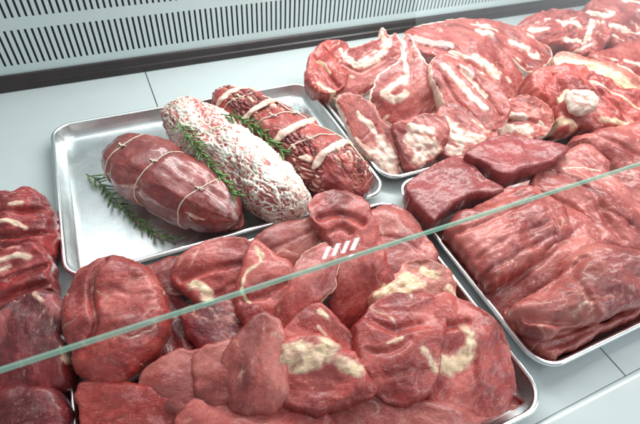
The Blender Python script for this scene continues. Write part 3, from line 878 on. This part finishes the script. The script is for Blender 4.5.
piece('beef_block', 'cut block of lean beef, wedge-shaped, resting against the left block', 'beef slab', 'cut blocks of lean beef on the slabs',
      [(464,155),(479,144),(497,138),(520,139),(546,143),(567,149),(560,158),(545,164),(525,170),(508,176),(494,172),(481,163)], z=.082, t=.12, ht=.006, hb=.045, r=.005, dome=.3, grain=15, mat=M_lean, lump=.0022, ridge=.0004, rag=.0012)

# steaks in the front tray
piece('beef_steak', 'dull grey-brown offcut peeking out at the tray\'s back edge', 'steak', ST,
      [(132,266),(150,254),(178,258),(196,266),(192,284),(170,296),(145,288)], z=.040, t=.2, ht=.014, hb=.03, r=.012, grain=15, mat=M_roast, lump=.004)
piece('beef_steak', 'dark stringy piece in the gap right of the big rounded cut', 'steak', ST,
      [(155,290),(168,286),(182,300),(196,330),(190,356),(166,364),(150,350)], z=.030, t=.1, ht=.014, hb=.02, r=.012, grain=-70, mat=M_dark, lump=.006, ridge=.003)
piece('beef_steak', 'dark red steak low in the heap under the yellow fat lump', 'steak', ST,
      [(186,318),(200,308),(232,304),(243,318),(240,338),(216,354),(196,344)], z=.042, t=.15, ht=.014, hb=.03, r=.012, grain=-20, mat=M_dark, lump=.005, tone=[([(205,320),(230,330)],9,.6)])
piece('beef_steak', 'red steak with a yellow fat lump on its left side', 'steak', ST,
      [(176,276),(188,256),(206,247),(226,242),(244,244),(250,254),(244,276),(240,298),(226,313),(206,312),(190,294)], z=.056, t=.3, ht=.015, hb=.035, r=.012, dome=.4, grain=15, mat=M_beef, lump=.004,
      fat=[([(194,286),(204,291),(209,303)],4.5),([(207,306),(204,312)],3)], crease=[([(182,280),(206,272),(240,262)],2.5,.005),([(212,296),(228,284),(242,282)],2,.003)])
piece('beef_steak', 'smooth pink steak touching the tray\'s back rim', 'steak', ST,
      [(256,244),(266,233),(280,227),(300,222),(318,224),(328,234),(325,246),(309,258),(291,270),(275,262),(260,254)], z=.050, t=.25, ht=.013, hb=.035, r=.011, dome=.35, grain=20, mat=M_veal, lump=.0028,
      fat=[([(301,256),(316,248),(323,238)],.9)], crease=[([(268,250),(290,242),(312,232)],2,.002)])
piece('beef_steak', 'steak with a thin white seam curving over its top, left of centre', 'steak', ST,
      [(238,290),(242,268),(254,245),(264,248),(276,260),(291,270),(293,284),(284,300),(270,318),(250,327),(239,313)], z=.060, t=.3, ht=.015, hb=.04, r=.012, dome=.4, grain=40, mat=M_beef, lump=.004,
      fat=[([(256,246),(260,262),(246,274),(242,292),(250,304)],1.3),([(257,248),(262,256)],2.5)], tone=[([(246,310),(262,316)],6,.3)], crease=[([(244,300),(262,298),(284,282)],2.5,.005)])
piece('beef_steak', 'tall upright steak slice leaning right at the centre of the heap', 'steak', ST,
      [(287,286),(296,266),(308,254),(324,246),(337,254),(335,272),(328,292),(308,310),(294,326),(285,338),(275,326),(280,304)], z=.066, t=.35, ht=.012, hb=.04, r=.009, dome=.3, grain=60, mat=M_beef, lump=.0025, rim=.6)
piece('beef_steak', 'broad flat steak right of the pointed blob at the tray\'s back', 'steak', ST,
      [(362,226),(374,214),(390,210),(403.6,214),(414,224),(426,236),(434,256),(418,272),(402.2,278),(386,278),(374,262),(364,244)], z=0.038, t=.2, ht=.012, hb=.035, r=.010, dome=.3, grain=30, mat=M_veal, lump=.003, crease=[([(376,236),(400,240),(424,254)],2,.002)])
piece('beef_steak', 'fat-laced steak edge with cream lumps on the right of the heap', 'steak', ST,
      [(372,304),(378,288),(396,276),(412,266),(426.3,262),(439,270),(451,284),(454,300),(441,310),(419.8,308),(392,316)], z=0.046, t=.25, ht=.016, hb=.04, r=.013, dome=.4, grain=30, mat=M_fatpiece, lump=.006, rag=.004,
      fat=[([(380,298),(392,288),(408,276)],5.5),([(412,278),(420,284)],5),([(424,270),(436,276)],4),([(396,298),(410,290)],4),([(450,290),(456,298)],4)], tone=[([(430,290),(444,300)],8,.3)])
piece('beef_steak', 'folded steak with a pointed blob top rising from the centre', 'steak', ST,
      [(313,209),(319,200),(334,196),(350,199),(364,210),(372,224),(378,240),(386,262),(390,284),(380,306),(364,318),(348,328),(338,318),(330,300),(334,276),(330,252),(320,232),(314,220)], z=.072, t=.4, ht=.013, hb=.045, r=.012, dome=.35, grain=55, mat=M_beef, lump=.0035,
      crease=[([(320,216),(340,214),(362,222)],3.2,.007),([(324,236),(340,228),(350,232)],2.5,.004)], fat=[([(382,296),(385,284)],1.8)], tone=[([(320,205),(330,220)],6,.42),([(345,250),(366,290)],16,.62)])
piece('beef_steak', 'steak with creamy fat ridge along its tip at the lower centre', 'steak', ST,
      [(288,334),(300,318),(320,308),(334,318),(350,336),(358,352),(360,368),(340,362),(318,354),(296,350)], z=.058, t=.3, ht=.014, hb=.04, r=.011, dome=.35, grain=-40, mat=M_beef, lump=.004, fat=[([(320,311),(326,318)],2.2),([(318,328),(326,336)],1.4)])
piece('beef_steak', 'dark-faced round steak at the lower right of centre', 'steak', ST,
      [(356,342),(366,320),(384,304),(410,298),(432,302),(440,330),(436,364),(425,390),(400,402),(378,392),(362,368)], z=.060, t=.25, ht=.016, hb=.045, r=.014, dome=.45, grain=15, mat=M_beef, lump=.004, ridge=.002,
      tone=[([(385,335),(410,365)],17,.36)], fat=[([(386,344),(402,338)],1.1),([(426,352),(436,370)],3)], crease=[([(372,320),(396,330),(420,322)],3,.006),([(366,350),(390,352),(410,340)],2,.003)])
piece('beef_steak', 'large round steak with a hooked cream fat seam, front right', 'steak', ST,
      [(424,322),(436,304),(452,300),(470,308),(488,320),(500,340),(508,366),(512,390),(500,412),(470,420),(436,410),(426,380),(430,350)], z=0.050, t=.25, ht=.014, hb=.04, r=.011, dome=.35, grain=60, mat=M_beef, lump=.004,
      fat=[([(432,356),(442,365),(456,364),(465,354)],6.5),([(465,354),(470,340),(466,328)],4)], tone=[([(440,320),(455,335)],9,.4),([(480,340),(492,375)],9,.6)], crease=[([(432,330),(452,326),(468,322)],3,.007),([(470,340),(474,380)],1.5,.002)])
piece('beef_steak', 'fatty pink steak end with curled cream fat at the bottom centre', 'steak', ST,
      [(280,364),(288,344),(302,338),(326,338),(342,350),(360,366),(368,384),(350,404),(310,412),(284,400)], z=.060, t=.3, ht=.015, hb=.045, r=.013, dome=.4, grain=10, mat=M_beef, lump=.005, rag=.003,
      fat=[([(288,358),(300,352),(314,354),(328,350)],8),([(300,366),(318,362)],5),([(340,362),(356,370)],5)], tone=[([(310,376),(340,380)],8,.65)])
piece('beef_steak', 'smooth domed pink steak left of the curled fat', 'steak', ST,
      [(228,360),(240,338),(254,322),(268,318),(280,328),(286,346),(287,368),(286,396),(260,410),(234,402)], z=.062, t=.3, ht=.018, hb=.045, r=.015, dome=.5, grain=70, mat=M_veal, lump=.003)
piece('beef_steak', 'small pale steak lump between the domed one and the dark cuts', 'steak', ST,
      [(196,362),(208,348),(226,342),(238,350),(242,370),(236,398),(206,404),(194,384)], z=.052, t=.2, ht=.015, hb=.04, r=.013, dome=.5, grain=30, mat=M_veal, lump=.004)
piece('beef_steak', 'pinkish flat steak low at the tray front, left of the small lump', 'steak', ST,
      [(146,380),(160,362),(184,354),(206,358),(216,376),(212,404),(180,414),(152,402)], z=.046, t=.2, ht=.014, hb=.035, r=.012, dome=.4, grain=10, mat=M_veal, lump=.003)
# behind-the-frame continuation of the heap at the front of the tray
piece('beef_steak', 'steak at the very front of the tray, bottom left of the heap', 'steak', ST,
      [(70,400),(100,384),(150,390),(180,402),(190,436),(150,458),(90,450),(66,424)], z=.040, t=.1, ht=.014, hb=.035, r=.012, grain=10, mat=M_beef)
piece('beef_steak', 'steak at the very front of the tray, bottom middle of the heap', 'steak', ST,
      [(186,412),(220,396),(270,398),(310,408),(330,436),(290,462),(220,458),(190,440)], z=.040, t=.1, ht=.014, hb=.035, r=.012, grain=30, mat=M_beef)
piece('beef_steak', 'steak at the very front of the tray, bottom right of the heap', 'steak', ST,
      [(330,410),(370,392),(420,400),(470,404),(505,396),(520,404),(516,424),(490,440),(430,456),(360,458)], z=.038, t=.1, ht=.014, hb=.03, r=.012, grain=-10, mat=M_veal)
piece('beef_round', 'big rounded red cut with a seam down its left side', 'beef cut', None,
      [(62,312),(70,292),(82,272),(98,262),(116,257),(136,261),(152,272),(164,290),(169,314),(165,338),(150,358),(134,374),(108,384),(84,380),(74,366),(74,352),(64,334)], z=.060, t=.25, ht=.026, hb=.05, r=.024, dome=.55, grain=20, mat=M_beef, lump=.004, ridge=.0016,
      crease=[([(104,260),(92,276),(92,300),(97,322),(88,340)],2.4,.008),([(110,286),(130,294),(156,292)],1.6,.0012)], tone=[([(80,290),(82,322)],9,.36),([(80,350),(120,358),(150,350)],7,.35)], fat=[([(101,264),(94,278),(92,290)],.8)])

# dark cuts left of the trays
piece('striated_beef_cut', 'red layered cut with white fat layers, back one at the left edge', 'beef cut', LF,
      [(-20,200),(-4,192),(14,194),(28,188),(44,194),(52,206),(57,222),(58,244),(52,262),(36,268),(10,262),(-20,256)], z=.040, t=.35, s=-.1, ht=.020, hb=.045, r=.016, grain=5, mat=M_strip, lump=.005, ridge=.004, rag=.003,
      crease=[([(-10,214),(22,212),(50,208)],2.2,.006),([(-10,236),(20,238),(54,232)],2.5,.007),([(0,254),(30,254),(54,248)],2,.005)], fat=[([(-5,226),(14,224),(28,230)],2),([(12,206),(24,204)],2)], tone=[([(0,204),(40,200)],7,.4)])
piece('striated_beef_cut', 'red ribbed cut with a white fat line, middle one at the left edge', 'beef cut', LF,
      [(-20,262),(0,254),(16,248),(34,244),(46,250),(52,266),(54,284),(58,294),(40,302),(10,314),(-20,318)], z=.044, t=.35, s=-.1, ht=.020, hb=.045, r=.014, grain=20, mat=M_strip, lump=.005, ridge=.005, rag=.003,
      crease=[([(-10,284),(20,272),(48,262)],2.2,.006),([(-6,304),(24,290),(52,282)],2.2,.006)], fat=[([(0,262),(16,256),(28,256)],2.2),([(-4,274),(10,266)],1.6)])
piece('dark_beef_cut', 'dark purplish cut with a red rim, front one at the left edge', 'beef cut', LF,
      [(-20,322),(0,314),(14,300),(32,291),(50,292),(62,300),(68,318),(64,336),(70,354),(74,372),(64,392),(20,402),(-20,400)], z=.046, t=.3, ht=.018, hb=.045, r=.016, grain=80, mat=M_dark, lump=.003, fat=[([(34,294),(42,300)],1.6),([(58,345),(64,360)],1.5)],
      tone=[([(36,318),(30,360)],18,.42),([(50,298),(60,312)],5,.9),([(6,316),(0,340)],5,.85)])
piece('dark_beef_cut', 'dark cut continuing below the left edge cuts', 'beef cut', LF,
      [(-30,396),(0,388),(40,386),(66,396),(68,430),(20,450),(-30,440)], z=.036, t=.1, ht=.016, hb=.035, r=.014, grain=20, mat=M_dark)

# ------------------------------------------------------------------ glass pane with its polished lower edge
GY, GZ = -.341, .150
lean = math.radians(20)
up = Vector((0, math.sin(lean), math.cos(lean))); gn = Vector((0, -math.cos(lean), math.sin(lean)))
def glass_mat():
    t = NT('clear_glass')
    fr = t.n('ShaderNodeFresnel', _IOR=1.45)
    tr = t.n('ShaderNodeBsdfTransparent'); tr.inputs[0].default_value = (.975, .99, .985, 1)
    gl = t.n('ShaderNodeBsdfGlossy', _Roughness=.01)
    mx = t.n('ShaderNodeMixShader'); t.l(t.math('MULTIPLY', fr.outputs[0], .55), mx.inputs[0]); t.l(tr.outputs[0], mx.inputs[1]); t.l(gl.outputs[0], mx.inputs[2])
    t.l(mx.outputs[0], t.out.inputs[0]); return t.m
def edge_mat():
    t = NT('green_glass_edge')
    tr = t.n('ShaderNodeBsdfTransparent'); tr.inputs[0].default_value = (.80, .95, .88, 1)
    p = t.n('ShaderNodeBsdfPrincipled', _Roughness=.2); p.inputs['Base Color'].default_value = (.42, .66, .56, 1)
    mx = t.n('ShaderNodeMixShader'); mx.inputs[0].default_value = .36
    t.l(tr.outputs[0], mx.inputs[1]); t.l(p.outputs[0], mx.inputs[2]); t.l(mx.outputs[0], t.out.inputs[0]); return t.m
def pane_box(x0, x1, a0, a1, th):
    b = Vector((0, GY, GZ)); V = []
    for w in (0, th):
        for a in (a0, a1):
            for x in (x0, x1): V.append(b + Vector((x, 0, 0)) + up * a - gn * w)
    return V, [(0,1,3,2),(4,6,7,5),(0,4,5,1),(2,3,7,6),(0,2,6,4),(1,5,7,3)]
pane = empty('glass_pane', (.3, GY, GZ), 'clear glass pane with a pale green lower edge crossing above the meat', 'glass pane')
v, f = pane_box(-.9, 1.7, .0045, .62, .004)
link_mesh('glass_sheet', v, f[:1], glass_mat(), pane, smooth=False)
v, f = pane_box(-.9, 1.7, .0008, .0043, .0035)
link_mesh('polished_edge', v, f, edge_mat(), pane, smooth=False)
# striped reflection, put on the glass as faintly glowing white bars
M_reflection = simple('white_reflection', (.9, .9, .9), .5)
M_reflection.node_tree.nodes['Principled BSDF'].inputs['Emission Color'].default_value = (1, .97, .98, 1)
M_reflection.node_tree.nodes['Principled BSDF'].inputs['Emission Strength'].default_value = .45
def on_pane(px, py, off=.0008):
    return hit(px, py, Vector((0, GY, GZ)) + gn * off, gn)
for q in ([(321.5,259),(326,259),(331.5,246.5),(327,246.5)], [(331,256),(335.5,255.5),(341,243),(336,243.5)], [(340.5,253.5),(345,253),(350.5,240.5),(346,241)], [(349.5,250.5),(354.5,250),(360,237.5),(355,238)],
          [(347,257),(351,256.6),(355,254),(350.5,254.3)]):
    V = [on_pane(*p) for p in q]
    link_mesh('striped_reflection', V, [(0, 1, 2, 3)], M_reflection, pane, smooth=False)

# ------------------------------------------------------------------ light
world = bpy.data.worlds.new('World'); scene.world = world; world.use_nodes = True
bg = world.node_tree.nodes['Background']; bg.inputs[0].default_value = (.91, .96, 1.0, 1); bg.inputs[1].default_value = .38

def area(name, loc, target, sx, sy, power, col):
    l = bpy.data.lights.new(name, 'AREA'); l.shape = 'RECTANGLE'; l.size = sx; l.size_y = sy; l.energy = power; l.color = col
    o = bpy.data.objects.new(name, l); C.objects.link(o); o.location = loc
    o.rotation_euler = (Vector(target) - Vector(loc)).to_track_quat('-Z', 'Y').to_euler()
    return o
area('case_lamp', (.48, .10, .60), (.36, -.06, 0), 1.4, .08, 10.5, (1.0, .99, .96))
area('shop_lamp', (.9, -1.1, 1.7), (.2, -.1, 0), 1.2, .6, 10, (.95, .98, 1.0))

area('case_canopy', (.25, .22, .80), (.15, -.1, 0), 1.7, .5, 5.6, (.96, .99, 1.0))
# unseen light, added so its mirror image veils the pane's upper right
def mirrored(px, py, dist):
    h = hit(px, py, Vector((0, GY, GZ)), gn); d = ray(px, py); d = d - 2 * d.dot(gn) * gn
    return h, h + d.normalized() * dist
hc_, wc = mirrored(540, 25, 2.0)
wn = (hc_ - wc).normalized()
def on_haze(px, py):
    h, q = mirrored(px, py, 1.); d = (q - h); return h + d * ((wc - h).dot(wn) / d.dot(wn))
a0, a1, b0 = on_haze(417, -30), on_haze(414, 85), on_haze(680, -30)
yv = (a0 - a1); ylen = yv.length; yv.normalize(); xv = yv.cross(wn); 
wlen = (b0 - a0).dot(xv); 
if wlen < 0: xs_ = -1
else: xs_ = 1
ctr = (a0 + a1) / 2 + xv * wlen / 2
l = bpy.data.lights.new('pane_haze_light', 'AREA'); l.shape = 'RECTANGLE'; l.size = abs(wlen); l.size_y = ylen; l.energy = 3.6 * math.pi * abs(wlen) * ylen * HAZE; l.color = (.88, .95, 1.0)
l.use_nodes = True; lt = l.node_tree; em = lt.nodes['Emission']
ge = lt.nodes.new('ShaderNodeNewGeometry'); se = lt.nodes.new('ShaderNodeSeparateXYZ'); lt.links.new(ge.outputs['Parametric'], se.inputs[0])
mr = lt.nodes.new('ShaderNodeMapRange'); mr.inputs[1].default_value = 0; mr.inputs[2].default_value = 1; mr.interpolation_type = 'SMOOTHSTEP'
lt.links.new(se.outputs[1], mr.inputs[0]); lt.links.new(mr.outputs[0], em.inputs['Strength'])
wo = bpy.data.objects.new('pane_haze_light', l); C.objects.link(wo)
wo.matrix_world = Matrix.Translation(ctr) @ Matrix((xv, yv, xv.cross(yv))).transposed().to_4x4()
if (-(xv.cross(yv))).dot(wn) < 0: wo.matrix_world = Matrix.Translation(ctr) @ Matrix((-xv, yv, (-xv).cross(yv))).transposed().to_4x4()

scene.render.engine = 'CYCLES'
scene.cycles.use_denoising = True
scene.cycles.max_bounces = 8
scene.cycles.transparent_max_bounces = 8
scene.view_settings.view_transform = 'Standard'
scene.view_settings.look = 'None'
scene.view_settings.exposure = 0
scene.view_settings.gamma = 1
